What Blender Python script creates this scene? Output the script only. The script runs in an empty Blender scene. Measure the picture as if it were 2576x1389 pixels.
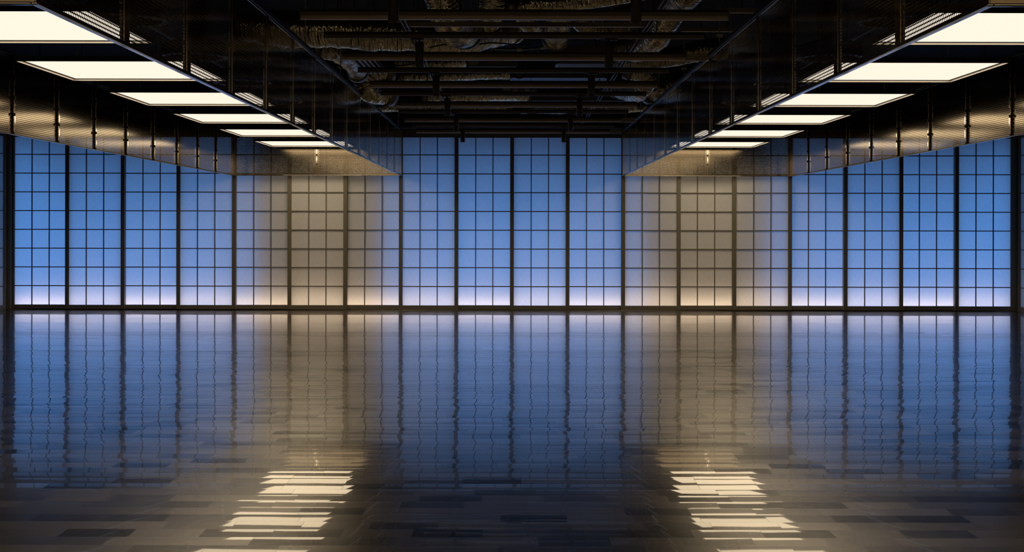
import bpy, math, random
from mathutils import Vector, Matrix

random.seed(11)
scene = bpy.context.scene
LINK = scene.collection.objects.link
PI = math.pi

# ------------------------------------------------------------------ measures
F = 3260.0                 # focal length in pixels of the 2576 px wide frame
HCAM = 1.60
WALL_Y = 25.0              # far row of screens
HALF = 9.64                # half width of the hall
CEIL = 4.75
PITCH = 2 * HALF / 18.0    # one sliding screen
BAF_END, BAF_START = 24.85, 5.755
BAF_IN, BAF_OUT = 2.119, 5.374
BAF_BOT, BAF_TOP = 2.583, 3.455
LAMP_Z = 3.112


def P(x, y, d):
    """a point of the hall at distance d that lies on photograph position x, y"""
    return Vector(((x - 1288.0) / F * d, d, HCAM + (572.0 - y) / F * d))


# ------------------------------------------------------------------ materials
def new_mat(name):
    m = bpy.data.materials.new(name)
    m.use_nodes = True
    nt = m.node_tree
    for n in list(nt.nodes):
        nt.nodes.remove(n)
    out = nt.nodes.new('ShaderNodeOutputMaterial')
    return m, nt, out


def principled(name, col, rough=0.5, metal=0.0, noise=0.0, nscale=20.0, bump=0.0, bscale=40.0, spec=0.5):
    m, nt, out = new_mat(name)
    b = nt.nodes.new('ShaderNodeBsdfPrincipled')
    b.inputs['Base Color'].default_value = (*col, 1)
    b.inputs['Roughness'].default_value = rough
    b.inputs['Metallic'].default_value = metal
    b.inputs['Specular IOR Level'].default_value = spec
    nt.links.new(b.outputs[0], out.inputs[0])
    tc = nt.nodes.new('ShaderNodeTexCoord')
    if noise > 0:
        t = nt.nodes.new('ShaderNodeTexNoise')
        t.inputs['Scale'].default_value = nscale
        t.inputs['Detail'].default_value = 4
        nt.links.new(tc.outputs['Object'], t.inputs['Vector'])
        mx = nt.nodes.new('ShaderNodeMix')
        mx.data_type = 'RGBA'
        mx.inputs['A'].default_value = (*[c * (1 - noise) for c in col], 1)
        mx.inputs['B'].default_value = (*[min(1, c * (1 + noise)) for c in col], 1)
        nt.links.new(t.outputs['Fac'], mx.inputs['Factor'])
        nt.links.new(mx.outputs['Result'], b.inputs['Base Color'])
    if bump > 0:
        t2 = nt.nodes.new('ShaderNodeTexNoise')
        t2.inputs['Scale'].default_value = bscale
        t2.inputs['Detail'].default_value = 5
        nt.links.new(tc.outputs['Object'], t2.inputs['Vector'])
        bp = nt.nodes.new('ShaderNodeBump')
        bp.inputs['Strength'].default_value = bump
        bp.inputs['Distance'].default_value = 0.02
        nt.links.new(t2.outputs['Fac'], bp.inputs['Height'])
        nt.links.new(bp.outputs[0], b.inputs['Normal'])
    return m


def emission(name, col, strength):
    m, nt, out = new_mat(name)
    e = nt.nodes.new('ShaderNodeEmission')
    e.inputs[0].default_value = (*col, 1)
    e.inputs[1].default_value = strength
    nt.links.new(e.outputs[0], out.inputs[0])
    return m


def paper_material():
    m, nt, out = new_mat('shoji_paper')
    tc = nt.nodes.new('ShaderNodeTexCoord')
    mp = nt.nodes.new('ShaderNodeMapping')
    mp.inputs['Scale'].default_value = (60, 60, 14)
    nt.links.new(tc.outputs['Object'], mp.inputs['Vector'])
    n = nt.nodes.new('ShaderNodeTexNoise')
    n.inputs['Scale'].default_value = 1.0
    n.inputs['Detail'].default_value = 6
    nt.links.new(mp.outputs[0], n.inputs['Vector'])
    r = nt.nodes.new('ShaderNodeValToRGB')
    r.color_ramp.elements[0].position = 0.25
    r.color_ramp.elements[0].color = (0.86, 0.86, 0.86, 1)
    r.color_ramp.elements[1].position = 0.75
    r.color_ramp.elements[1].color = (0.95, 0.95, 0.95, 1)
    nt.links.new(n.outputs['Fac'], r.inputs[0])
    d = nt.nodes.new('ShaderNodeBsdfDiffuse')
    t = nt.nodes.new('ShaderNodeBsdfTranslucent')
    nt.links.new(r.outputs[0], d.inputs[0])
    nt.links.new(r.outputs[0], t.inputs[0])
    mx = nt.nodes.new('ShaderNodeMixShader')
    mx.inputs[0].default_value = 0.27
    nt.links.new(d.outputs[0], mx.inputs[1])
    nt.links.new(t.outputs[0], mx.inputs[2])
    nt.links.new(mx.outputs[0], out.inputs[0])
    return m


def foil_material(name, col, rough):
    m, nt, out = new_mat(name)
    b = nt.nodes.new('ShaderNodeBsdfPrincipled')
    b.inputs['Base Color'].default_value = (*col, 1)
    b.inputs['Metallic'].default_value = 1.0
    b.inputs['Roughness'].default_value = rough
    tc = nt.nodes.new('ShaderNodeTexCoord')
    mp = nt.nodes.new('ShaderNodeMapping')
    mp.inputs['Scale'].default_value = (9, 3.6, 1)
    nt.links.new(tc.outputs['UV'], mp.inputs['Vector'])
    n1 = nt.nodes.new('ShaderNodeTexNoise')
    n1.inputs['Scale'].default_value = 1.0
    n1.inputs['Detail'].default_value = 3
    n1.inputs['Distortion'].default_value = 1.5
    nt.links.new(mp.outputs[0], n1.inputs['Vector'])
    n2 = nt.nodes.new('ShaderNodeTexVoronoi')
    n2.inputs['Scale'].default_value = 1.6
    nt.links.new(mp.outputs[0], n2.inputs['Vector'])
    n3 = nt.nodes.new('ShaderNodeTexVoronoi')
    n3.inputs['Scale'].default_value = 30.0
    nt.links.new(tc.outputs['Object'], n3.inputs['Vector'])
    ad = nt.nodes.new('ShaderNodeMath')
    ad.operation = 'MULTIPLY_ADD'
    ad.inputs[1].default_value = 0.8
    nt.links.new(n2.outputs['Distance'], ad.inputs[0])
    nt.links.new(n1.outputs['Fac'], ad.inputs[2])
    a2 = nt.nodes.new('ShaderNodeMath')
    a2.operation = 'MULTIPLY_ADD'
    a2.inputs[1].default_value = 0.16
    nt.links.new(n3.outputs['Distance'], a2.inputs[0])
    nt.links.new(ad.outputs[0], a2.inputs[2])
    bp = nt.nodes.new('ShaderNodeBump')
    bp.inputs['Strength'].default_value = 1.0
    bp.inputs['Distance'].default_value = 0.022
    nt.links.new(a2.outputs[0], bp.inputs['Height'])
    nt.links.new(bp.outputs[0], b.inputs['Normal'])
    nt.links.new(b.outputs[0], out.inputs[0])
    return m


def floor_material():
    m, nt, out = new_mat('polished_floor_tiles')
    N, L = nt.nodes.new, nt.links.new

    def math_(op, a, b=None, c=None):
        n = N('ShaderNodeMath')
        n.operation = op
        for i, v in enumerate((a, b, c)):
            if v is None:
                continue
            if isinstance(v, (int, float)):
                n.inputs[i].default_value = v
            else:
                L(v, n.inputs[i])
        return n.outputs[0]

    geo = N('ShaderNodeNewGeometry')
    sep = N('ShaderNodeSeparateXYZ')
    L(geo.outputs['Position'], sep.inputs[0])
    X, Y = sep.outputs['X'], sep.outputs['Y']
    W, LEN = 0.1745, 0.366
    v = math_('DIVIDE', math_('ADD', Y, 50.03), W)
    row = math_('FLOOR', v)
    fv = math_('FRACT', v)
    wr = N('ShaderNodeTexWhiteNoise')
    wr.noise_dimensions = '1D'
    L(row, wr.inputs['W'])
    u = math_('ADD', math_('DIVIDE', math_('ADD', X, 50.0), LEN), math_('MULTIPLY', wr.outputs['Value'], 7.0))
    col = math_('FLOOR', u)
    fu = math_('FRACT', u)
    cmb = N('ShaderNodeCombineXYZ')
    L(col, cmb.inputs[0])
    L(row, cmb.inputs[1])
    wt = N('ShaderNodeTexWhiteNoise')
    wt.noise_dimensions = '2D'
    L(cmb.outputs[0], wt.inputs['Vector'])
    sc = N('ShaderNodeSeparateColor')
    L(wt.outputs['Color'], sc.inputs[0])
    R, G, B = sc.outputs[0], sc.outputs[1], sc.outputs[2]
    # mottling of the stone-like tiles
    tm = N('ShaderNodeTexNoise')
    tm.inputs['Scale'].default_value = 1.0
    tm.inputs['Detail'].default_value = 7
    tm.inputs['Roughness'].default_value = 0.65
    mp = N('ShaderNodeMapping')
    mp.inputs['Scale'].default_value = (9, 30, 1)
    L(geo.outputs['Position'], mp.inputs['Vector'])
    L(mp.outputs[0], tm.inputs['Vector'])
    tone = math_('ADD', math_('MULTIPLY', B, 0.75), math_('MULTIPLY', tm.outputs['Fac'], 0.45))
    rp = N('ShaderNodeValToRGB')
    e = rp.color_ramp.elements
    e[0].position, e[0].color = 0.15, (0.006, 0.006, 0.006, 1)
    e[1].position, e[1].color = 1.1 / 1.2, (0.076, 0.065, 0.049, 1)
    L(tone, rp.inputs[0])
    # joints
    du = math_('MULTIPLY', math_('MINIMUM', fu, math_('SUBTRACT', 1.0, fu)), LEN)
    dv = math_('MULTIPLY', math_('MINIMUM', fv, math_('SUBTRACT', 1.0, fv)), W)
    dj = math_('MINIMUM', du, dv)
    joint = math_('LESS_THAN', dj, 0.0011)
    mxj = N('ShaderNodeMix')
    mxj.data_type = 'RGBA'
    L(joint, mxj.inputs['Factor'])
    L(rp.outputs[0], mxj.inputs['A'])
    mxj.inputs['B'].default_value = (0.02, 0.018, 0.015, 1)
    # each tile lies a little differently and is slightly cupped
    wav = N('ShaderNodeTexNoise')
    wav.inputs['Scale'].default_value = 3.2
    wav.inputs['Detail'].default_value = 2
    L(geo.outputs['Position'], wav.inputs['Vector'])
    ws = N('ShaderNodeSeparateColor')
    L(wav.outputs['Color'], ws.inputs[0])
    tx = math_('ADD', math_('MULTIPLY', math_('SUBTRACT', R, 0.5), TILT_X),
               math_('MULTIPLY', math_('SUBTRACT', ws.outputs[0], 0.5), WAVE_X))
    ty = math_('ADD', math_('MULTIPLY', math_('SUBTRACT', G, 0.5), TILT_Y),
               math_('MULTIPLY', math_('SUBTRACT', fv, 0.5), CUP))
    ty = math_('ADD', ty, math_('MULTIPLY', math_('SUBTRACT', ws.outputs[1], 0.5), WAVE_Y))
    tx = math_('ADD', tx, math_('MULTIPLY', math_('SUBTRACT', fu, 0.5), -0.004))
    tx = math_('ADD', tx, math_('MULTIPLY', math_('SUBTRACT', fv, 0.5), math_('MULTIPLY', math_('SUBTRACT', wr.outputs['Value'], 0.5), TWIST)))
    rs_ = N('ShaderNodeSeparateColor')
    L(wr.outputs['Color'], rs_.inputs[0])
    ty = math_('ADD', ty, math_('MULTIPLY', math_('SUBTRACT', rs_.outputs[1], 0.5), ROW_Y))
    tx = math_('ADD', tx, math_('MULTIPLY', math_('SUBTRACT', rs_.outputs[2], 0.5), ROW_X))
    cn = N('ShaderNodeCombineXYZ')
    L(tx, cn.inputs[0])
    L(ty, cn.inputs[1])
    cn.inputs[2].default_value = 1.0
    nv = N('ShaderNodeVectorMath')
    nv.operation = 'NORMALIZE'
    L(cn.outputs[0], nv.inputs[0])
    b = N('ShaderNodeBsdfPrincipled')
    L(mxj.outputs['Result'], b.inputs['Base Color'])
    L(math_('ADD', FLOOR_ROUGH, math_('MULTIPLY', tm.outputs['Fac'], 0.05)), b.inputs['Roughness'])
    b.inputs['IOR'].default_value = 1.44
    L(math_('MULTIPLY', math_('MULTIPLY', tone, tone), 1.5), b.inputs['Specular IOR Level'])
    rt = N('ShaderNodeValToRGB')
    e = rt.color_ramp.elements
    e[0].position, e[0].color = 0.25, (0.62, 0.66, 0.68, 1)
    e[1].position, e[1].color = 0.8, (1.0, 0.92, 0.78, 1)
    L(tone, rt.inputs[0])
    L(rt.outputs[0], b.inputs['Specular Tint'])
    L(math_('MULTIPLY_ADD', joint, -0.75 * COAT, COAT), b.inputs['Coat Weight'])
    b.inputs['Coat Roughness'].default_value = COAT_ROUGH
    b.inputs['Coat IOR'].default_value = 1.15
    L(nv.outputs[0], b.inputs['Normal'])
    L(nv.outputs[0], b.inputs['Coat Normal'])
    L(b.outputs[0], out.inputs[0])
    return m


TILT_X, TILT_Y, CUP, WAVE_X, WAVE_Y = 0.008, 0.0022, 0.008, 0.005, 0.003
ROW_X, ROW_Y, TWIST = 0.009, 0.0075, 0.018
FLOOR_ROUGH, COAT, COAT_ROUGH = 0.225, 1.0, 0.02


M = {}
M['floor'] = floor_material()
M['paper'] = paper_material()
M['frame'] = principled('bronze_frame', (0.19, 0.17, 0.128), 0.42, 0.0, 0.08, 30)
M['wall'] = principled('dark_wall_paint', (0.030, 0.029, 0.028), 0.7, 0, 0.15, 6)
M['cream'] = principled('cream_wall_paint', (0.64, 0.57, 0.46), 0.8, 0, 0.05, 4)
M['ceiling'] = principled('dark_concrete', (0.022, 0.021, 0.019), 0.9, 0, 0.5, 5, 0.4, 12)
M['pier'] = principled('grey_concrete', (0.16, 0.155, 0.15), 0.9, 0, 0.2, 4)
M['perf'] = principled('perforated_bronze_sheet', (0.30, 0.25, 0.18), 0.13, 1.0, 0.08, 8)
M['trim'] = principled('polished_trim', (0.28, 0.27, 0.265), 0.12, 1.0, 0.05, 10)
M['strip'] = principled('polished_joint_strip', (0.90, 0.86, 0.76), 0.07, 1.0)
M['clip'] = principled('black_clip', (0.012, 0.012, 0.012), 0.5)
M['lamp'] = emission('lamp_diffuser_glow', (1.10, 0.95, 0.77), 1.0)
M['rim'] = principled('white_rim', (0.86, 0.84, 0.80), 0.5)
M['black'] = principled('black_housing', (0.014, 0.014, 0.014), 0.55)
M['bar'] = principled('brown_black_bar', (0.22, 0.19, 0.155), 0.45, 0.0, 0.05, 10)
M['barlens'] = principled('unlit_bar_lens', (0.80, 0.66, 0.54), 0.40)
M['barbox'] = principled('taupe_end_box', (0.55, 0.48, 0.36), 0.5)
M['spot'] = principled('charcoal_spot', (0.075, 0.073, 0.070), 0.45)
M['glass'] = principled('dark_lens', (0.01, 0.01, 0.012), 0.1)
M['foil'] = foil_material('crinkled_foil', (0.98, 0.91, 0.72), 0.16)
M['foil_dull'] = foil_material('dusty_foil', (0.66, 0.60, 0.48), 0.22)  # darker, rougher foil than the crinkled one
M['galv'] = principled('galvanised_steel', (0.24, 0.245, 0.25), 0.42, 0.9, 0.15, 12)
M['darksteel'] = principled('dark_steel', (0.06, 0.06, 0.06), 0.45, 0.6)
M['unit'] = principled('grey_unit_casing', (0.20, 0.20, 0.195), 0.55, 0, 0.1, 5)
M['plate'] = principled('pale_plate', (0.5, 0.49, 0.45), 0.6)
M['orange'] = principled('orange_plate', (0.55, 0.16, 0.04), 0.6)
M['brass'] = principled('brass', (0.86, 0.75, 0.52), 0.30, 0.2)
M['cable'] = principled('black_cable', (0.012, 0.012, 0.012), 0.5)


# ------------------------------------------------------------------ mesh helpers
class MB:
    def __init__(self):
        self.v, self.f, self.uv, self.smooth = [], [], {}, False

    def box(self, x0, x1, y0, y1, z0, z1):
        b = len(self.v)
        self.v += [(x0, y0, z0), (x1, y0, z0), (x1, y1, z0), (x0, y1, z0),
                   (x0, y0, z1), (x1, y0, z1), (x1, y1, z1), (x0, y1, z1)]
        for q in ((3, 2, 1, 0), (4, 5, 6, 7), (0, 1, 5, 4), (1, 2, 6, 5), (2, 3, 7, 6), (3, 0, 4, 7)):
            self.f.append(tuple(b + i for i in q))
        return self

    def prism_x(self, x0, x1, prof):
        """a closed profile of (y, z) points run along x"""
        b, n = len(self.v), len(prof)
        self.v += [(x0, y, z) for y, z in prof] + [(x1, y, z) for y, z in prof]
        for i in range(n):
            j = (i + 1) % n
            self.f.append((b + i, b + j, b + n + j, b + n + i))
        self.f.append(tuple(b + i for i in reversed(range(n))))
        self.f.append(tuple(b + n + i for i in range(n)))
        return self

    def lathe(self, prof, cx=0, cy=0, seg=20):
        """profile of (r, z) from the bottom up, turned about a vertical axis"""
        b, n = len(self.v), len(prof)
        for k in range(seg):
            a = 2 * PI * k / seg
            self.v += [(cx + r * math.cos(a), cy + r * math.sin(a), z) for r, z in prof]
        for k in range(seg):
            k2 = (k + 1) % seg
            for i in range(n - 1):
                self.f.append((b + k * n + i, b + k2 * n + i, b + k2 * n + i + 1, b + k * n + i + 1))
        if prof[0][0] > 0:
            self.f.append(tuple(b + k * n for k in reversed(range(seg))))
        if prof[-1][0] > 0:
            self.f.append(tuple(b + k * n + n - 1 for k in range(seg)))
        self.smooth = True
        return self

    def tube(self, pts, r, seg=10, crinkle=0.0, rng=None, caps=True):
        """round tube along a list of points; r a number or a list"""
        pts = [Vector(p) for p in pts]
        n = len(pts)
        rs = r if isinstance(r, (list, tuple)) else [r] * n
        b = len(self.v)
        up = Vector((0, 0, 1))
        prev = None
        for i, p in enumerate(pts):
            t = (pts[min(i + 1, n - 1)] - pts[max(i - 1, 0)]).normalized()
            if prev is None:
                s = t.cross(up)
                if s.length < 0.2:
                    s = t.cross(Vector((1, 0, 0)))
                s.normalize()
            else:
                s = (prev - t * prev.dot(t)).normalized()
            prev = s
            w = s.cross(t)
            ring = (1 + rng.uniform(-crinkle, crinkle)) if rng else 1
            for k in range(seg):
                a = 2 * PI * k / seg
                q = rs[i] * ring * ((1 + rng.uniform(-crinkle, crinkle) * 0.5) if rng else 1)
                self.v.append(tuple(p + (s * math.cos(a) + w * math.sin(a)) * q))
        for i in range(n - 1):
            for k in range(seg):
                k2 = (k + 1) % seg
                fi = len(self.f)
                self.f.append((b + i * seg + k, b + i * seg + k2, b + (i + 1) * seg + k2, b + (i + 1) * seg + k))
                self.uv[fi] = [(i / 10, k / seg), (i / 10, (k + 1) / seg), ((i + 1) / 10, (k + 1) / seg), ((i + 1) / 10, k / seg)]
        if caps:
            self.f.append(tuple(b + k for k in reversed(range(seg))))
            self.f.append(tuple(b + (n - 1) * seg + k for k in range(seg)))
        self.smooth = True
        return self

    def mesh(self, name, mat):
        me = bpy.data.meshes.new(name)
        me.from_pydata(self.v, [], self.f)
        if self.uv:
            ul = me.uv_layers.new(name='UVMap')
            for p in me.polygons:
                c = self.uv.get(p.index)
                if c:
                    for li, q in zip(p.loop_indices, c):
                        ul.data[li].uv = q
        if self.smooth:
            for p in me.polygons:
                p.use_smooth = len(p.vertices) == 4
        me.materials.append(mat)
        me.update()
        return me

    def build(self, name, mat, parent=None, loc=None, bevel=0.0):
        o = bpy.data.objects.new(name, self.mesh(name, mat))
        LINK(o)
        if parent is not None:
            o.parent = parent
        if loc is not None:
            o.location = loc
        if bevel > 0:
            bv = o.modifiers.new('bevel', 'BEVEL')
            bv.width, bv.segments, bv.limit_method = bevel, 2, 'ANGLE'
        return o


def put(name, me, parent=None, loc=None, rotz=0.0):
    o = bpy.data.objects.new(name, me)
    LINK(o)
    if parent is not None:
        o.parent = parent
    if loc is not None:
        o.location = loc
    o.rotation_euler.z = rotz
    return o


def tag(o, label, cat, group=None):
    o['label'], o['category'] = label, cat
    if group:
        o['group'] = group
    return o


def thing(name, label, cat, loc, group=None, rotz=0.0):
    o = bpy.data.objects.new(name, None)
    o.empty_display_size = 0.2
    LINK(o)
    o.location = loc
    o.rotation_euler.z = rotz
    return tag(o, label, cat, group)


def struct(o):
    o['kind'] = 'structure'
    return o


def copy_tree(o, parent=None):
    c = o.copy()
    LINK(c)
    if parent is not None:
        c.parent = parent
    for ch in list(o.children):
        copy_tree(ch, c)
    return c


def spline(pts, step):
    """dense points along a smooth curve through pts"""
    pts = [Vector(p) for p in pts]
    q = [pts[0] * 2 - pts[1]] + pts + [pts[-1] * 2 - pts[-2]]
    out = []
    for i in range(1, len(q) - 2):
        a, b, c, d = q[i - 1], q[i], q[i + 1], q[i + 2]
        n = max(2, int((c - b).length / step))
        for k in range(n):
            t = k / n
            out.append(0.5 * ((2 * b) + (c - a) * t + (2 * a - 5 * b + 4 * c - d) * t * t + (3 * b - a - 3 * c + d) * t ** 3))
    out.append(pts[-1])
    return out


ORD = ['first', 'second', 'third', 'fourth', 'fifth', 'sixth', 'seventh', 'eighth', 'ninth']

# ------------------------------------------------------------------ the hall
BACK_Y = -4.0
struct(MB().box(-HALF - 0.3, HALF + 0.3, BACK_Y - 0.2, 25.3, -0.1, 0.0).build('floor', M['floor']))
c = MB().box(-HALF - 0.3, HALF + 0.3, BACK_Y - 0.2, 25.3, CEIL, CEIL + 0.2)
struct(c.build('ceiling', M['ceiling']))
SIDE_X = HALF + 0.09
for side, s in (('left', -1), ('right', 1)):
    xa, xb = sorted((s * SIDE_X, s * (SIDE_X + 0.2)))
    w = MB().box(xa, xb, BACK_Y - 0.2, 23.78, 0.0, CEIL)
    w.box(xa, xb, 23.78, 25.3, 3.52, CEIL)
    struct(w.build('wall_' + side, M['wall']))
struct(MB().box(-HALF - 0.3, HALF + 0.3, BACK_Y - 0.2, BACK_Y, 0, CEIL).build('wall_back', M['cream']))
struct(MB().box(-HALF - 0.3, HALF + 0.3, 24.90, 25.12, 3.500, CEIL).build('wall_far', M['wall']))
# corner posts, floor track
for i, s in enumerate((-1, 1)):
    xa, xb = sorted((s * (HALF + 0.012), s * (HALF + 0.30)))
    struct(MB().box(xa, xb, 24.955, 25.12, 0.0, 3.50).build('trim_%d' % (i + 1), M['frame'], bevel=0.004))
HX = HALF + 0.011
t = MB().box(-HX, HX, 24.93, 25.11, 0.0, 0.006)
t.box(-HX, HX, 24.93, 24.938, 0.006, 0.014).box(-HX, HX, 25.001, 25.006, 0.006, 0.014).box(-HX, HX, 25.068, 25.11, 0.006, 0.03)
struct(t.build('trim_3', M['trim']))
for i, s in enumerate((-1, 1)):
    xa, xb = sorted((s * SIDE_X, s * (SIDE_X + 0.2)))
    struct(MB().box(xa, xb, 23.78, 24.954, 0.0, 0.0155).build('trim_%d' % (i + 4), M['frame']))
# concrete piers and eave outside, behind the paper
for s in (-1, 1):
    xa, xb = sorted((s * 2.42, s * 5.02))
    struct(MB().box(xa, xb, 25.34, 25.9, 0.0, CEIL).build('wall_pier', M['pier']))
struct(MB().box(-HALF - 0.3, HALF + 0.3, 25.12, 27.3, 3.52, 3.70).build('wall_eave', M['pier']))  # unseen overhang, deepened to darken the sky light on the screen tops
struct(MB().box(-HALF - 0.3, HALF + 0.3, 25.3, 26.6, -0.1, 0.02).build('ground_ledge', M['pier']))

# ------------------------------------------------------------------ sliding paper screens
ST, TH = 0.072, 0.045           # stile width and thickness
RAIL0, RAIL1 = 0.016, 0.092
TOPR0, TOPR1 = 3.328, 3.498


def screen_meshes(w):
    """meshes of one screen of outer width w, front face at local y = 0, base at z = 0"""
    h = w / 2
    out = []
    m = MB().box(-h, -h + ST, 0, TH, RAIL0, TOPR1)
    out.append(('stile', m.mesh('stile', M['frame'])))
    m = MB().box(h - ST, h, 0, TH, RAIL0, TOPR1)
    out.append(('stile', m.mesh('stile', M['frame'])))
    m = MB().box(-h + ST, h - ST, 0.0, TH, RAIL0, RAIL1)
    out.append(('bottom_rail', m.mesh('bottom_rail', M['frame'])))
    m = MB().box(-h + ST, h - ST, 0.0, TH, TOPR0, TOPR1)
    out.append(('top_rail', m.mesh('top_rail', M['frame'])))
    iw = w - 2 * ST
    m = MB()
    for k in (1, 2):
        x = -iw / 2 + iw * k / 3
        m.box(x - 0.0088, x + 0.0088, 0.008, 0.030, RAIL1, TOPR0)
    for k in range(8):
        z = 0.457 + 0.3622 * k
        m.box(-h + ST, h - ST, 0.010, 0.028, z - 0.0095, z + 0.0095)
    out.append(('lattice', m.mesh('lattice', M['frame'])))
    m = MB().box(-h + ST, h - ST, 0.0305, 0.0325, RAIL1, TOPR0)
    b = len(m.v)
    m2 = MB()
    m2.v = [(-h + ST, 0.031, RAIL1), (h - ST, 0.031, RAIL1), (h - ST, 0.031, TOPR0), (-h + ST, 0.031, TOPR0)]
    m2.f = [(0, 1, 2, 3)]
    out.append(('paper', m2.mesh('paper', M['paper'])))
    return out


SCR = screen_meshes(PITCH + ST)
G_SCR = 'tall shoji screens along the far wall'
CORNER = ['end screen beside the left corner', 'end screen beside the right corner']
for i in range(18):
    x = -HALF + PITCH * (i + 0.5)
    front = (i % 2 == 1)
    n = i if i < 9 else 17 - i
    sd = 'left' if i < 9 else 'right'
    tone = ('deep blue' if n < 4 or n > 6 else 'beige')
    if n == 4:
        tone = 'half blue half beige' 
    if n == 6:
        tone = 'beige fading to blue'
    track = 'front track' if front else 'rear track'
    lab = '%s shoji screen on the %s, %s from the far %s corner' % (tone, track, ORD[n], sd)
    yy = 24.948 if front else 25.012
    t = thing('shoji_screen', lab, 'sliding screen', (x, yy, 0.0), G_SCR)
    if i == 0:                       # the end screens stop at the corner posts
        pass
    for nm, me in SCR:
        put(nm, me, t)
SIDE_SCR = screen_meshes(1.15)
for s, sd in ((-1, 'left'), (1, 'right')):
    t = thing('shoji_screen', 'dim blue shoji screen turning the corner onto the %s wall, only its edge showing' % sd,
              'sliding screen', (s * (SIDE_X + 0.0), 24.36, 0.0), 'shoji screens on the side walls', rotz=-s * PI / 2)
    for nm, me in SIDE_SCR:
        put(nm, me, t)
    xa, xb = sorted((s * (SIDE_X + 0.34), s * (SIDE_X + 0.44)))
    struct(MB().box(xa, xb, 23.3, 25.0, 0.0, CEIL).build('wall_pier', M['pier']))  # added unseen slab, keeps sky light off the side screen so it stays dim

# ------------------------------------------------------------------ perforated ceiling baffles
PP = 0.02467
RS = PP * math.sqrt(3) / 2
HOLE_R = 0.0083


def perforated_mesh(length, z0, z1, border=0.014):
    """sheet in the local x-z plane, x from 0 to length, punched with staggered round holes inside a solid border"""
    verts, faces, idx = [], [], {}

    def vid(x, z):
        k = (round(x * 20000), round(z * 20000))
        if k not in idx:
            idx[k] = len(verts)
            verts.append((x, 0.0, z))
        return idx[k]

    hexr = PP / math.sqrt(3)
    nrow = int((z1 - z0 - 2 * border) / RS)
    ncol = int((length - 0.06) / PP)
    ox = (length - (ncol - 0.5) * PP) / 2
    oz = (z0 + z1 - (nrow - 1) * RS) / 2
    outer = []
    for k in range(12):
        a = PI / 2 + k * PI / 6
        r = hexr if k % 2 == 0 else PP / 2
        outer.append((r * math.cos(a), r * math.sin(a)))
    inner = [(HOLE_R * math.cos(PI / 2 + k * PI / 6), HOLE_R * math.sin(PI / 2 + k * PI / 6)) for k in range(12)]
    for r in range(nrow):
        for q in range(ncol - (r % 2)):
            cx, cz = ox + (q + (0.5 if r % 2 else 0)) * PP, oz + r * RS
            o = [vid(cx + a, cz + b) for a, b in outer]
            i0 = len(verts)
            verts.extend((cx + a, 0.0, cz + b) for a, b in inner)
            for k in range(12):
                k2 = (k + 1) % 12
                faces.append((o[k], o[k2], i0 + k2, i0 + k))
    mb = MB()
    mb.v, mb.f = verts, faces
    e = 0.0025
    bw = 0.045
    mb.box(0, length, -e, e, z0, z0 + border + 0.004)
    mb.box(0, length, -e, e, z1 - border - 0.004, z1)
    mb.box(0, bw, -e, e, z0 + border + 0.004, z1 - border - 0.004)
    mb.box(length - bw, length, -e, e, z0 + border + 0.004, z1 - border - 0.004)
    return mb.mesh('perforated_panel', M['perf'])


NP = 14
PL = (BAF_END - BAF_START) / NP
EL = (BAF_OUT - BAF_IN) / 2
side_me = perforated_mesh(PL - 0.006, BAF_BOT + 0.012, BAF_TOP - 0.02)
end_me = perforated_mesh(EL - 0.006, BAF_BOT + 0.012, BAF_TOP - 0.02)
# joint strip: polished flat bar, with black clips as sub-parts
strip_me = MB().box(-0.010, 0.010, -0.006, 0.006, BAF_BOT + 0.03, BAF_TOP - 0.03).mesh('joint_strip', M['strip'])
CLIP_Z = (BAF_BOT + 0.22, BAF_BOT + 0.40, BAF_BOT + 0.62)
strip_dull = strip_me.copy()
strip_dull.materials[0] = M['galv']
clip_me = MB().box(-0.0115, 0.0115, -0.009, 0.009, -0.016, 0.016).mesh('clip', M['clip'])
stiff_me = MB().box(-0.013, 0.013, -0.010, 0.010, BAF_BOT + 0.01, BAF_TOP).mesh('stiffener', M['black'])

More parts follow.
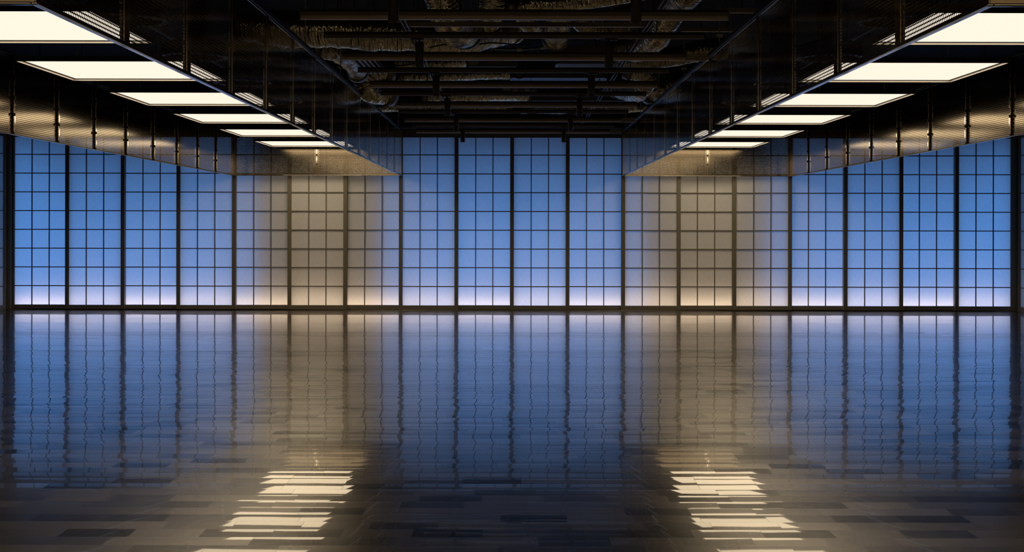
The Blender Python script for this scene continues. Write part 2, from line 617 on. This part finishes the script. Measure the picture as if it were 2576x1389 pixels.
for s, sd in ((-1, 'left'), (1, 'right')):
    base = Vector((s * (BAF_IN + BAF_OUT) / 2, (BAF_START + BAF_END) / 2, 0))
    t = thing('ceiling_baffle', 'long dark perforated metal baffle box hanging around the %s row of light panels' % sd,
              'ceiling baffle', base)

    def put_w(nm, me, x, y, rotz):
        return put(nm, me, t, (x - base.x, y - base.y, 0), rotz)

    for x in (s * BAF_IN, s * BAF_OUT):
        inward = 1 if abs(x) < 3 else -1        # towards the lamps, away from the middle
        for k in range(NP):
            put_w('perforated_panel', side_me, x, BAF_START + k * PL + 0.003, PI / 2)
        for k in range(1, NP):
            y = BAF_START + k * PL
            put_w('stiffener', stiff_me, x + s * inward * 0.014, y, PI / 2)
            j = put_w('joint_strip', strip_dull if inward > 0 else strip_me, x + s * inward * 0.026, y - 0.012, PI / 2)
            for z in CLIP_Z:
                put('clip', clip_me, j, (0, 0, z))
    for y, iny in ((BAF_END, -1), (BAF_START, 1)):
        x0 = min(s * BAF_IN, s * BAF_OUT)
        for k in range(2):
            put_w('perforated_panel', end_me, x0 + k * EL + 0.003, y, 0)
        j = put_w('joint_strip', strip_me, x0 + EL, y + iny * 0.010, 0)
        for z in CLIP_Z:
            put('clip', clip_me, j, (0, 0, z))
    xa, xb = sorted((s * BAF_IN, s * BAF_OUT))
    e = 0.015
    for nm, z0, z1, m in (('bottom_trim', BAF_BOT, BAF_BOT + 0.014, M['trim']), ('top_trim', BAF_TOP - 0.02, BAF_TOP + 0.02, M['black'])):
        for bx in ((xa - e, xa + e, BAF_START - e, BAF_END + e), (xb - e, xb + e, BAF_START - e, BAF_END + e),
                   (xa + e, xb - e, BAF_START - e, BAF_START + e), (xa + e, xb - e, BAF_END - e, BAF_END + e)):
            MB().box(bx[0] - base.x, bx[1] - base.x, bx[2] - base.y, bx[3] - base.y, z0, z1).build(nm, m, t, bevel=0.004)
    rod = MB().tube([(0, 0, BAF_TOP + 0.02), (0, 0, CEIL - 0.0)], 0.006, 8).mesh('hanger_rod', M['galv'])
    nut = MB().box(-0.03, 0.03, -0.012, 0.012, BAF_TOP + 0.10, BAF_TOP + 0.125).mesh('hanger_clamp', M['galv'])
    for x in (xa, xb):
        for k in range(1, NP, 2):
            y = BAF_START + (k + 0.5) * PL
            h = put_w('hanger_rod', rod, x, y, 0)
            put('hanger_clamp', nut, h)

# ------------------------------------------------------------------ square light panels
LS = 1.58
LP0, LPP = 6.335, 2.748
LX = (BAF_IN + BAF_OUT) / 2
hs = LS / 2
gap, rim = 0.020, 0.006
lamp_parts = []
def ring(mb, o, i, z0, z1):
    """square ring between half widths o and i"""
    return mb.box(-o, o, -o, -i, z0, z1).box(-o, o, i, o, z0, z1).box(-o, -i, -i, i, z0, z1).box(i, o, -i, i, z0, z1)


lamp_parts.append(('rim', ring(MB(), hs - 0.003, hs - rim, -0.003, 0.028).mesh('rim', M['rim'])))
lamp_parts.append(('housing', ring(MB().box(-hs, hs, -hs, hs, 0.028, 0.045), hs, hs - 0.003, -0.004, 0.028).mesh('housing', M['black'])))
d = hs - rim - gap
m = MB()
for bx in ((-hs + rim, hs - rim, -hs + rim, -d), (-hs + rim, hs - rim, d, hs - rim), (-hs + rim, -d, -d, d), (d, hs - rim, -d, d)):
    m.box(bx[0], bx[1], bx[2], bx[3], 0.0165, 0.028)
lamp_parts.append(('bezel', m.mesh('bezel', M['black'])))
lamp_parts.append(('diffuser', MB().box(-d, d, -d, d, 0.018, 0.0275).mesh('diffuser', M['lamp'])))
for x in (-hs + 0.15, hs - 0.15):
    for y in (-hs + 0.2, hs - 0.2):
        lamp_parts.append(('suspension_rod', MB().tube([(x, y, 0.045), (x, y, CEIL - LAMP_Z - 0.03)], 0.005, 6).mesh('suspension_rod', M['darksteel'])))
AREA_POWER, AREA_SPREAD = 15.5, 180.0
ld = bpy.data.lights.new('panel_light', 'AREA')
ld.shape = 'SQUARE'
ld.size = 2 * d
ld.energy = AREA_POWER
ld.color = (1.0, 0.74, 0.40)
ld.spread = math.radians(AREA_SPREAD)
for s, sd in ((-1, 'left'), (1, 'right')):
    for k in range(7):
        yc = LP0 + LPP * k + hs
        lab = 'square glowing light panel in the %s baffle, %s of the row from the camera' % (sd, ORD[k - 1])
        if k == 0:
            lab = 'square light panel just above the picture, camera end of the %s baffle' % sd
        t = thing('light_panel', lab, 'ceiling light', (s * LX, yc, LAMP_Z), 'square light panels in the %s baffle' % sd)
        for nm, me in lamp_parts:
            put(nm, me, t)
        o = bpy.data.objects.new('panel_light', ld)
        LINK(o)
        o.parent = t
        o.location = (0, 0, 0.012)

# sprinklers above the gaps between the panels
spr_pipe = MB().tube([(0, 0, 0.0), (0, 0, 1.45)], 0.016, 10).mesh('drop_pipe', M['darksteel'])
spr_head = MB().lathe([(0.004, -0.085), (0.026, -0.083), (0.026, -0.079), (0.006, -0.076), (0.006, -0.05), (0.016, -0.045), (0.016, 0.0), (0.024, 0.003), (0.024, 0.03)], seg=14).mesh('head', M['brass'])
spr_ros = MB().lathe([(0.018, 0.03), (0.035, 0.035), (0.018, 0.055)], seg=14).mesh('escutcheon', M['galv'])
for s, sd in ((-1, 'left'), (1, 'right')):
    for k in range(1, 7):
        yn = LP0 + LPP * k
        t = thing('sprinkler', 'small sprinkler head just above the %s light panel of the %s row' % (ORD[k - 1], sd),
                  'sprinkler', (s * LX - s * 0.22, yn + 0.30, LAMP_Z + 0.141), 'sprinklers over the light panels')
        put('drop_pipe', spr_pipe, t)
        put('head', spr_head, t)
        put('escutcheon', spr_ros, t)

# ------------------------------------------------------------------ bars, tracks and spotlights in the middle bay
MID = 0.018                      # the middle bay sits a little right of the camera axis
HB = 1.777                       # underside of the bars above the camera
bars = [(522, 1, 0), (420, 1, 1), (351, 1, 0), (302, 1, 0), (265, 1, 1), (236.5, 1, 1)]
BAR_Y = [F * HB / b[0] for b in bars]
BAR_L = 1.83
for k, (off, _, box) in enumerate(bars):
    y = BAR_Y[k]
    z = HCAM + HB
    lab = 'unlit brown linear light bar, %s from the camera%s' % (ORD[k], ', with taupe end box' if box else '')
    t = thing('linear_light', lab, 'linear light', (MID, y, z), 'linear light bars in the middle bay')
    MB().prism_x(-BAR_L, BAR_L, [(-0.030, 0.030), (0.030, 0.030), (0.030, 0.062), (-0.030, 0.062)]).build('housing', M['bar'], t)
    MB().prism_x(-BAR_L, BAR_L, [(-0.018, 0.062), (0.018, 0.062), (0.018, 0.088), (-0.018, 0.088)]).build('channel', M['black'], t)
    MB().prism_x(-BAR_L, BAR_L, [(-0.024, 0.0), (0.024, 0.0), (0.034, 0.014), (0.034, 0.030), (-0.034, 0.030), (-0.034, 0.014)]).build('lens', M['barlens'], t)
    for s in (-1, 1):
        MB().box(s * BAR_L - 0.004, s * BAR_L + 0.004, -0.035, 0.035, -0.002, 0.066).build('end_cap', M['bar'], t)
    if box:
        MB().box(BAR_L + 0.006, BAR_L + 0.222, -0.036, 0.036, 0.0, 0.068).build('end_box', M['barbox'], t, bevel=0.003)
    for x in (-1.2, 1.2):
        MB().tube([(x, 0, 0.088), (x, 0, CEIL - z)], 0.005, 6).build('hanger_rod', M['darksteel'], t)

HT = 1.790
SPOT_X = 0.898
trk_off = [608.0, 475.0, 389.0, 331.0, 287.0, 253.0]
trk_l = 1.80
body = MB().lathe([(0.0, 0.012), (0.034, 0.012), (0.036, 0.0), (0.041, 0.0), (0.041, 0.232), (0.037, 0.238), (0.0, 0.238)], seg=28).mesh('body', M['spot'])
lens = MB().lathe([(0.0, 0.006), (0.034, 0.006), (0.034, 0.0125), (0.0, 0.0125)], seg=24).mesh('lens', M['glass'])
stem = MB().lathe([(0.011, 0.238), (0.011, 0.275)], seg=12).mesh('stem', M['black'])
adap = MB().box(-0.060, 0.060, -0.017, 0.017, 0.258, 0.286).mesh('adapter', M['black'])
for k, off in enumerate(trk_off):
    y, z = F * HT / off, HCAM + HT
    if k > 0:
        t = thing('lighting_track', 'thin black lighting track carrying two spotlights, %s from the camera' % ORD[k - 1], 'track',
                  (MID, y, z), 'lighting tracks in the middle bay')
        MB().prism_x(-trk_l, trk_l, [(-0.018, 0.0), (-0.006, 0.0), (-0.006, 0.016), (0.006, 0.016), (0.006, 0.0), (0.018, 0.0), (0.018, 0.034), (-0.018, 0.034)]).build('rail', M['bar'], t)
        MB().prism_x(-trk_l, trk_l, [(-0.021, 0.034), (0.021, 0.034), (0.021, 0.060), (-0.021, 0.060)]).build('channel', M['black'], t)
        for s in (-1, 1):
            MB().box(s * trk_l - 0.004, s * trk_l + 0.004, -0.02, 0.02, -0.001, 0.061).build('end_cap', M['black'], t)
    else:
        t = thing('lighting_track', 'lighting track just above the picture, holding the two nearest spotlights', 'track', (MID, y, z), 'lighting tracks in the middle bay')
        MB().prism_x(-trk_l, trk_l, [(-0.018, 0.0), (0.018, 0.0), (0.018, 0.060), (-0.018, 0.060)]).build('rail', M['bar'], t)
    for x in (-1.35, 1.35):
        MB().tube([(x, 0, 0.060), (x, 0, CEIL - z)], 0.005, 6).build('hanger_rod', M['darksteel'], t)
    for s, sd in ((-1, 'left'), (1, 'right')):
        lab = 'black cylinder spotlight under the middle ceiling, %s one of the %s pair from the camera' % (sd, ORD[k])
        sp = thing('spotlight', lab, 'spotlight', (MID + s * SPOT_X, y, z - 0.273), 'cylinder spotlights')
        put('body', body, sp)
        put('lens', lens, sp)
        put('stem', stem, sp)
        put('adapter', adap, sp, (s * 0.02, 0, 0))

# strut rails running down the hall above the tracks
for x, sd in ((-1.02, 'left'), (1.30, 'right')):
    t = thing('strut_rail', 'thin galvanised twin strut rail running down the ceiling, %s of the middle' % sd, 'rail', (x, 15.0, 3.52), 'strut rails')
    for dx in (-0.020, 0.020):
        MB().box(dx - 0.006, dx + 0.006, -9.0, 9.7, 0.0, 0.022).build('channel', M['darksteel'], t)
    for k in range(6):
        MB().tube([(0, -7 + 2.8 * k, 0.022), (0, -7 + 2.8 * k, CEIL - 3.52)], 0.005, 6).build('hanger_rod', M['galv'], t)

# ------------------------------------------------------------------ foil ducts and services
rng = random.Random(5)


def duct(label, pts, r, mat='foil', cuff=True, crinkle=0.035):
    path = spline([P(*p) for p in pts], 0.035)
    mid = path[len(path) // 2]
    t = thing('foil_duct', label, 'duct', mid, 'foil wrapped ducts')
    path = [p - mid for p in path]
    ph = rng.uniform(0, 6)
    rad = [r * (1 + 0.05 * math.sin(i * 0.23 + ph) + 0.03 * math.sin(i * 0.71 + 2 * ph)) for i in range(len(path))]
    MB().tube(path, rad, 30, crinkle, rng).build('sleeve', M[mat], t)
    if cuff:
        for a, b in ((0, 3), (len(path) - 4, len(path) - 1)):
            MB().tube([path[a], path[b]], r * 0.72 if False else r * 1.09, 24).build('cuff', M['galv'], t)
    for fr in (0.3, 0.7):
        q = path[int(fr * (len(path) - 1))]
        top = CEIL - mid.z
        if q.z + r * 1.1 < top - 0.05:
            MB().box(q.x - 0.012, q.x + 0.012, q.y - 0.003, q.y + 0.003, q.z + r * 0.85, top).build('hanger_strap', M['darksteel'], t)
    return t


duct('long sagging foil duct crossing behind the first bars at upper left', [(600, 62, 15.6), (720, 74, 15.5), (860, 78, 15.4), (1000, 84, 15.4), (1110, 93, 15.5), (1200, 86, 15.7), (1290, 62, 16.2)], 0.215)
duct('fat foil duct dropping from the top edge left of centre', [(1085, -60, 13.0), (1108, -5, 13.1), (1132, 50, 13.3), (1152, 74, 13.6), (1172, 78, 14.0)], 0.185)
duct('foil duct curving down beside the fat one, nearer centre', [(1238, -60, 14.1), (1237, -5, 14.2), (1232, 40, 14.3), (1222, 66, 14.5)], 0.15)
duct('slanting gold foil duct along the top edge right of centre', [(1270, 22, 11.8), (1340, 12, 11.8), (1440, 6, 11.8), (1560, -8, 11.8), (1640, -26, 11.8)], 0.07)
duct('foil duct stub hanging just right of centre', [(1404, -30, 13.0), (1406, 30, 13.0), (1402, 70, 13.3), (1396, 96, 13.7)], 0.135)
duct('gold foil duct passing behind the first bar at the centre', [(1308, 0, 14.6), (1324, 44, 14.7), (1342, 60, 14.9), (1362, 44, 15.2)], 0.125)
duct('dull foil duct dipping between centre and right rail', [(1440, 20, 14.2), (1475, 55, 14.3), (1530, 62, 14.5), (1580, 40, 14.8)], 0.15, 'foil_dull')
duct('curved foil duct swinging down toward the right rail', [(1720, -10, 14.4), (1680, 42, 14.5), (1655, 88, 14.7), (1615, 116, 15.1), (1570, 124, 15.6)], 0.155)
duct('foil duct end at the top edge near the right baffle', [(1760, -50, 12.6), (1725, -12, 12.8), (1690, 6, 13.2)], 0.15, 'foil_dull')
duct('dull foil duct lying low beside the right baffle', [(1850, 118, 16.7), (1770, 126, 16.7), (1700, 140, 16.8), (1620, 150, 16.9), (1560, 146, 17.1)], 0.135, 'foil_dull')
duct('elbowed foil duct at right, behind the middle bars', [(1570, 172, 19.0), (1630, 190, 19.0), (1612, 226, 19.2), (1585, 232, 19.6), (1550, 222, 20.2)], 0.14)
duct('bent foil duct end touching the right baffle top', [(1700, 205, 19.8), (1660, 225, 19.8), (1625, 236, 20.0)], 0.15, 'foil_dull')
duct('elbowed foil duct at left, behind the middle bars', [(985, 172, 18.3), (936, 182, 18.2), (920, 208, 18.2), (940, 232, 18.3), (985, 236, 18.5)], 0.165)
duct('flat foil duct low at left beside the baffle top', [(780, 118, 16.0), (840, 128, 16.2), (885, 152, 16.8), (900, 182, 17.4)], 0.14, 'foil_dull')
duct('long foil duct crossing under the slab left of centre', [(930, 156, 19.6), (1040, 158, 19.6), (1120, 158, 19.7), (1200, 150, 19.9)], 0.105)
duct('blue glinting foil duct crossing between the third and fourth bars', [(1000, 190, 21.4), (1090, 191, 21.4), (1200, 187, 21.5), (1300, 184, 21.6)], 0.10)
duct('rumpled foil duct behind the fifth bar at centre', [(1060, 240, 22.6), (1130, 240, 22.6), (1200, 238, 22.6), (1290, 235, 22.7), (1340, 240, 22.8)], 0.145)
duct('far foil duct running across near the far wall, left half', [(930, 270, 23.6), (1050, 272, 23.6), (1160, 272, 23.7), (1290, 270, 23.7)], 0.085)
duct('far foil duct running across near the far wall, right half', [(1310, 274, 23.4), (1440, 274, 23.4), (1560, 272, 23.4), (1640, 268, 23.5)], 0.085)


def box_px(name, label, cat, x0, x1, y0, y1, d, dep, mat, group=None, plates=()):
    a, b = P(x0, y1, d), P(x1, y0, d)
    t = thing(name, label, cat, ((a.x + b.x) / 2, d + dep / 2, a.z), group)
    w, h = (b.x - a.x) / 2, b.z - a.z
    MB().box(-w, w, -dep / 2, dep / 2, 0, h).build('casing', M[mat], t, bevel=0.006)
    MB().box(-w - 0.012, -w + 0.012, -dep / 2 - 0.012, dep / 2 + 0.012, -0.012, h + 0.012).build('flange', M['galv'], t)
    MB().box(w - 0.012, w + 0.012, -dep / 2 - 0.012, dep / 2 + 0.012, -0.012, h + 0.012).build('flange', M['galv'], t)
    for px0, px1, pz0, pz1, pm in plates:
        MB().box(-w + 2 * w * px0, -w + 2 * w * px1, -dep / 2 - 0.004, -dep / 2, h * pz0, h * pz1).build('plate', M[pm], t)
    for s in (-1, 1):
        MB().tube([(s * w * 0.8, 0, h), (s * w * 0.8, 0, CEIL - a.z)], 0.006, 6).build('hanger_rod', M['galv'], t)
    return t


box_px('fan_unit', 'grey fan coil unit with pale and orange plates, left of centre', 'air unit', 1175, 1300, 120, 168, 17.6, 0.6, 'unit', None,
       ((0.03, 0.22, 0.1, 0.85, 'plate'), (0.42, 0.60, 0.25, 0.5, 'orange')))
box_px('fan_unit', 'smaller grey fan coil unit with orange plate, farther back at centre', 'air unit', 1262, 1330, 196, 232, 21.8, 0.6, 'unit', None,
       ((0.05, 0.3, 0.1, 0.8, 'plate'), (0.45, 0.7, 0.2, 0.4, 'orange')))
box_px('air_duct', 'pale flat sheet metal duct crossing right of centre', 'duct', 1284, 1525, 181, 196, 20.4, 0.4, 'galv')
box_px('air_duct', 'far flat sheet metal duct crossing near the far wall', 'duct', 1336, 1578, 241, 254, 22.2, 0.4, 'galv')
box_px('air_duct', 'dark flat duct under the slab at right of centre', 'duct', 1400, 1560, 112, 160, 18.6, 0.5, 'unit')


def pipe(label, pts, r, mat, name='pipe', cat='pipe', fit=()):
    path = spline([P(*p) for p in pts], 0.08)
    mid = path[len(path) // 2]
    t = thing(name, label, cat, mid)
    path = [p - mid for p in path]
    MB().tube(path, r, 12).build('run', M[mat], t)
    for fr in (0.25, 0.8):
        q = path[int(fr * (len(path) - 1))]
        MB().tube([(q.x, q.y, q.z), (q.x, q.y, CEIL - mid.z)], 0.003, 6).build('hanger_wire', M['darksteel'], t)
    for fr in fit:
        i = int(fr * (len(path) - 2))
        MB().tube([path[i], path[i] + (path[i + 1] - path[i]).normalized() * 0.07], r * 1.5, 12).build('coupling', M['brass' if mat == 'galv' else mat], t)
    return t


pipe('thin grey pipe sloping down to a valve right of centre', [(1230, 122, 16.9), (1300, 124, 16.8), (1360, 120, 16.7), (1402, 113, 16.6)], 0.016, 'galv', fit=(0.5, 0.97))
pipe('short pale pipe stub behind the third spotlights', [(1290, 228, 20.0), (1320, 227, 20.0), (1350, 226, 20.0)], 0.02, 'galv', fit=(0.1, 0.9))
pipe('thin pale conduit running straight across near the far wall', [(1005, 322, 24.2), (1290, 321, 24.2), (1570, 322, 24.2)], 0.007, 'galv')
pipe('looped black cable drooping at left before the far wall', [(980, 300, 24.35), (1000, 312, 24.3), (1030, 318, 24.3), (1080, 316, 24.2)], 0.012, 'cable', 'cable', 'cable')
pipe('black cable sagging beside the second spotlight at left', [(972, 163, 17.4), (1005, 166, 17.3), (1050, 158, 17.2), (1080, 140, 17.1)], 0.010, 'cable', 'cable', 'cable')
pipe('black cable hanging in a loop right of centre', [(1290, 184, 19.3), (1300, 196, 19.3), (1316, 194, 19.3), (1322, 182, 19.3)], 0.010, 'cable', 'cable', 'cable')
pipe('tangled black cable run above the second spotlight', [(1080, 120, 15.0), (1120, 112, 14.9), (1160, 122, 14.9), (1230, 108, 15.0), (1330, 116, 15.2)], 0.009, 'cable', 'cable', 'cable')

# thin upper bars between the first two big bars and at the right
for x0, x1, y0, y1, dd, lab in ((1014, 1634, 56, 68, 12.6, 'short thin black rail behind the nearest linear light bar'),
                                (1800, 1910, 20, 32, 14.0, 'short dark bracket rail at upper right by the baffle'),
                                (1712, 1860, 68, 79, 15.4, 'dark bracket rail with pale underside beside the right baffle')):
    a, b = P(x0, y1, dd), P(x1, y0, dd)
    t = thing('bracket_rail', lab, 'rail', ((a.x + b.x) / 2, dd, a.z), 'bracket rails')
    w = (b.x - a.x) / 2
    MB().box(-w, w, -0.02, 0.02, 0.004, b.z - a.z).build('rail', M['bar'], t)
    MB().box(-w, w, -0.018, 0.018, 0.0, 0.004).build('underside', M['barlens'], t)
    for s in (-1, 1):
        MB().tube([(s * w * 0.7, 0, b.z - a.z), (s * w * 0.7, 0, CEIL - a.z)], 0.005, 6).build('hanger_rod', M['galv'], t)

# cable tray at the left with pale slats
t = thing('cable_tray', 'slatted cable tray running down the ceiling beside the left baffle', 'cable tray', (-1.78, 15.0, 3.60))
for dx in (-0.12, 0.12):
    MB().box(dx - 0.008, dx + 0.008, 0.5, 1.9, 0, 0.06).build('side_rail', M['galv'], t)
m = MB()
for k in range(3):
    m.box(-0.075 + 0.06 * k, -0.045 + 0.06 * k, 0.5, 1.9, 0.0, 0.006)
m.build('slats', M['galv'], t)
for k in range(2):
    MB().tube([(0, 0.95 + 0.7 * k, 0.006), (0, 0.95 + 0.7 * k, CEIL - 3.60)], 0.005, 6).build('hanger_rod', M['galv'], t)

# service runs above the light panels
for s, sd in ((-1, 'left'), (1, 'right')):
    a = Vector((s * (LX + 0.5), 6.5, 3.98))
    t = thing('pipe', 'dark service pipe running lengthwise above the %s light panels' % sd, 'pipe', a)
    MB().tube([(0, 0, 0), (0, 17.6, 0)], 0.05, 14).build('run', M['darksteel'], t)
    for k in range(7):
        MB().tube([(0, 1.2 + 2.6 * k, 0.04), (0, 1.2 + 2.6 * k, CEIL - 3.98)], 0.006, 6).build('hanger_rod', M['galv'], t)
    for k in range(6):
        yy = LP0 + LPP * (k + 1) + 0.9
        t = thing('plenum_box', 'round black air plenum hidden high above the %s light panel of the %s row' % (ORD[k], sd), 'air plenum', (s * (LX + 0.05), yy, 3.62), 'air plenums over the panels')
        MB().lathe([(0.0, 0.0), (0.34, 0.0), (0.38, 0.02), (0.38, 0.16), (0.12, 0.24), (0.12, CEIL - 3.65)], seg=30).build('drum', M['darksteel'], t)
        MB().lathe([(0.385, 0.0), (0.40, 0.0), (0.40, 0.02), (0.385, 0.02)], seg=30).build('rim', M['galv'], t)

# ------------------------------------------------------------------ light outside: dusk sky, and a strip at the foot of the screens
world = bpy.data.worlds.new('dusk_sky')
scene.world = world
world.use_nodes = True
nt = world.node_tree
bg = nt.nodes['Background']
tc = nt.nodes.new('ShaderNodeTexCoord')
sp = nt.nodes.new('ShaderNodeSeparateXYZ')
nt.links.new(tc.outputs['Generated'], sp.inputs[0])
mr = nt.nodes.new('ShaderNodeMapRange')
mr.inputs['From Min'].default_value = -1
mr.inputs['From Max'].default_value = 1
nt.links.new(sp.outputs['Z'], mr.inputs['Value'])
rp = nt.nodes.new('ShaderNodeValToRGB')
el = rp.color_ramp.elements
el[0].position, el[0].color = 0.0, (0.0, 0.0, 0.0, 1)
el[1].position, el[1].color = 1.0, (0.075, 0.30, 0.93, 1)
e = el.new(0.48)
e.color = (0.016, 0.042, 0.11, 1)
e = el.new(0.53)
e.color = (0.11, 0.36, 0.93, 1)
nt.links.new(mr.outputs[0], rp.inputs[0])
nt.links.new(rp.outputs[0], bg.inputs[0])
REAR_FILL = 60.0
SKY = 5.9
bg.inputs[1].default_value = SKY

# added fill lamps behind the camera, bounced off the back wall to brighten bars
for s in (-1, 1):
    ld = bpy.data.lights.new('wall_washer', 'AREA')
    ld.shape = 'RECTANGLE'
    ld.size, ld.size_y = 5.0, 0.3
    ld.energy = REAR_FILL
    ld.color = (1.0, 0.80, 0.52)
    o = bpy.data.objects.new('wall_washer', ld)
    LINK(o)
    o.location = (s * 4.4, -2.2, 4.5)
    o.rotation_euler = (-math.radians(42), 0, 0)

ld = bpy.data.lights.new('led_strip', 'AREA')
ld.shape = 'RECTANGLE'
ld.size, ld.size_y = 19.2, 0.03
ld.energy = 78.0
ld.color = (1.0, 0.74, 0.50)
o = bpy.data.objects.new('led_strip', ld)
LINK(o)
o.location = (0, 25.20, 0.06)
o.rotation_euler = (PI + math.radians(30), 0, 0)

# ------------------------------------------------------------------ camera and view
cam = bpy.data.cameras.new('camera')
cam.sensor_width = 36.0
cam.sensor_fit = 'HORIZONTAL'
cam.lens = 36.0 * F / 2576.0
cam.shift_y = -122.5 / 2576.0
cam.clip_end = 200
co = bpy.data.objects.new('camera', cam)
LINK(co)
co.location = (0, 0, HCAM)
co.rotation_euler = (Matrix.Rotation(PI / 2, 3, 'X') @ Matrix.Rotation(0.0018, 3, 'Z')).to_euler()
scene.camera = co

vs = scene.view_settings
scene.display_settings.display_device = 'sRGB'
vs.view_transform = 'Standard'
vs.look = 'None'
vs.exposure = 0.0
vs.gamma = 1.0
vs.use_curve_mapping = False
cy = scene.cycles
cy.use_denoising = True
cy.max_bounces = 10
cy.diffuse_bounces = 5
cy.glossy_bounces = 5
cy.transparent_max_bounces = 8
cy.sample_clamp_indirect = 6.0
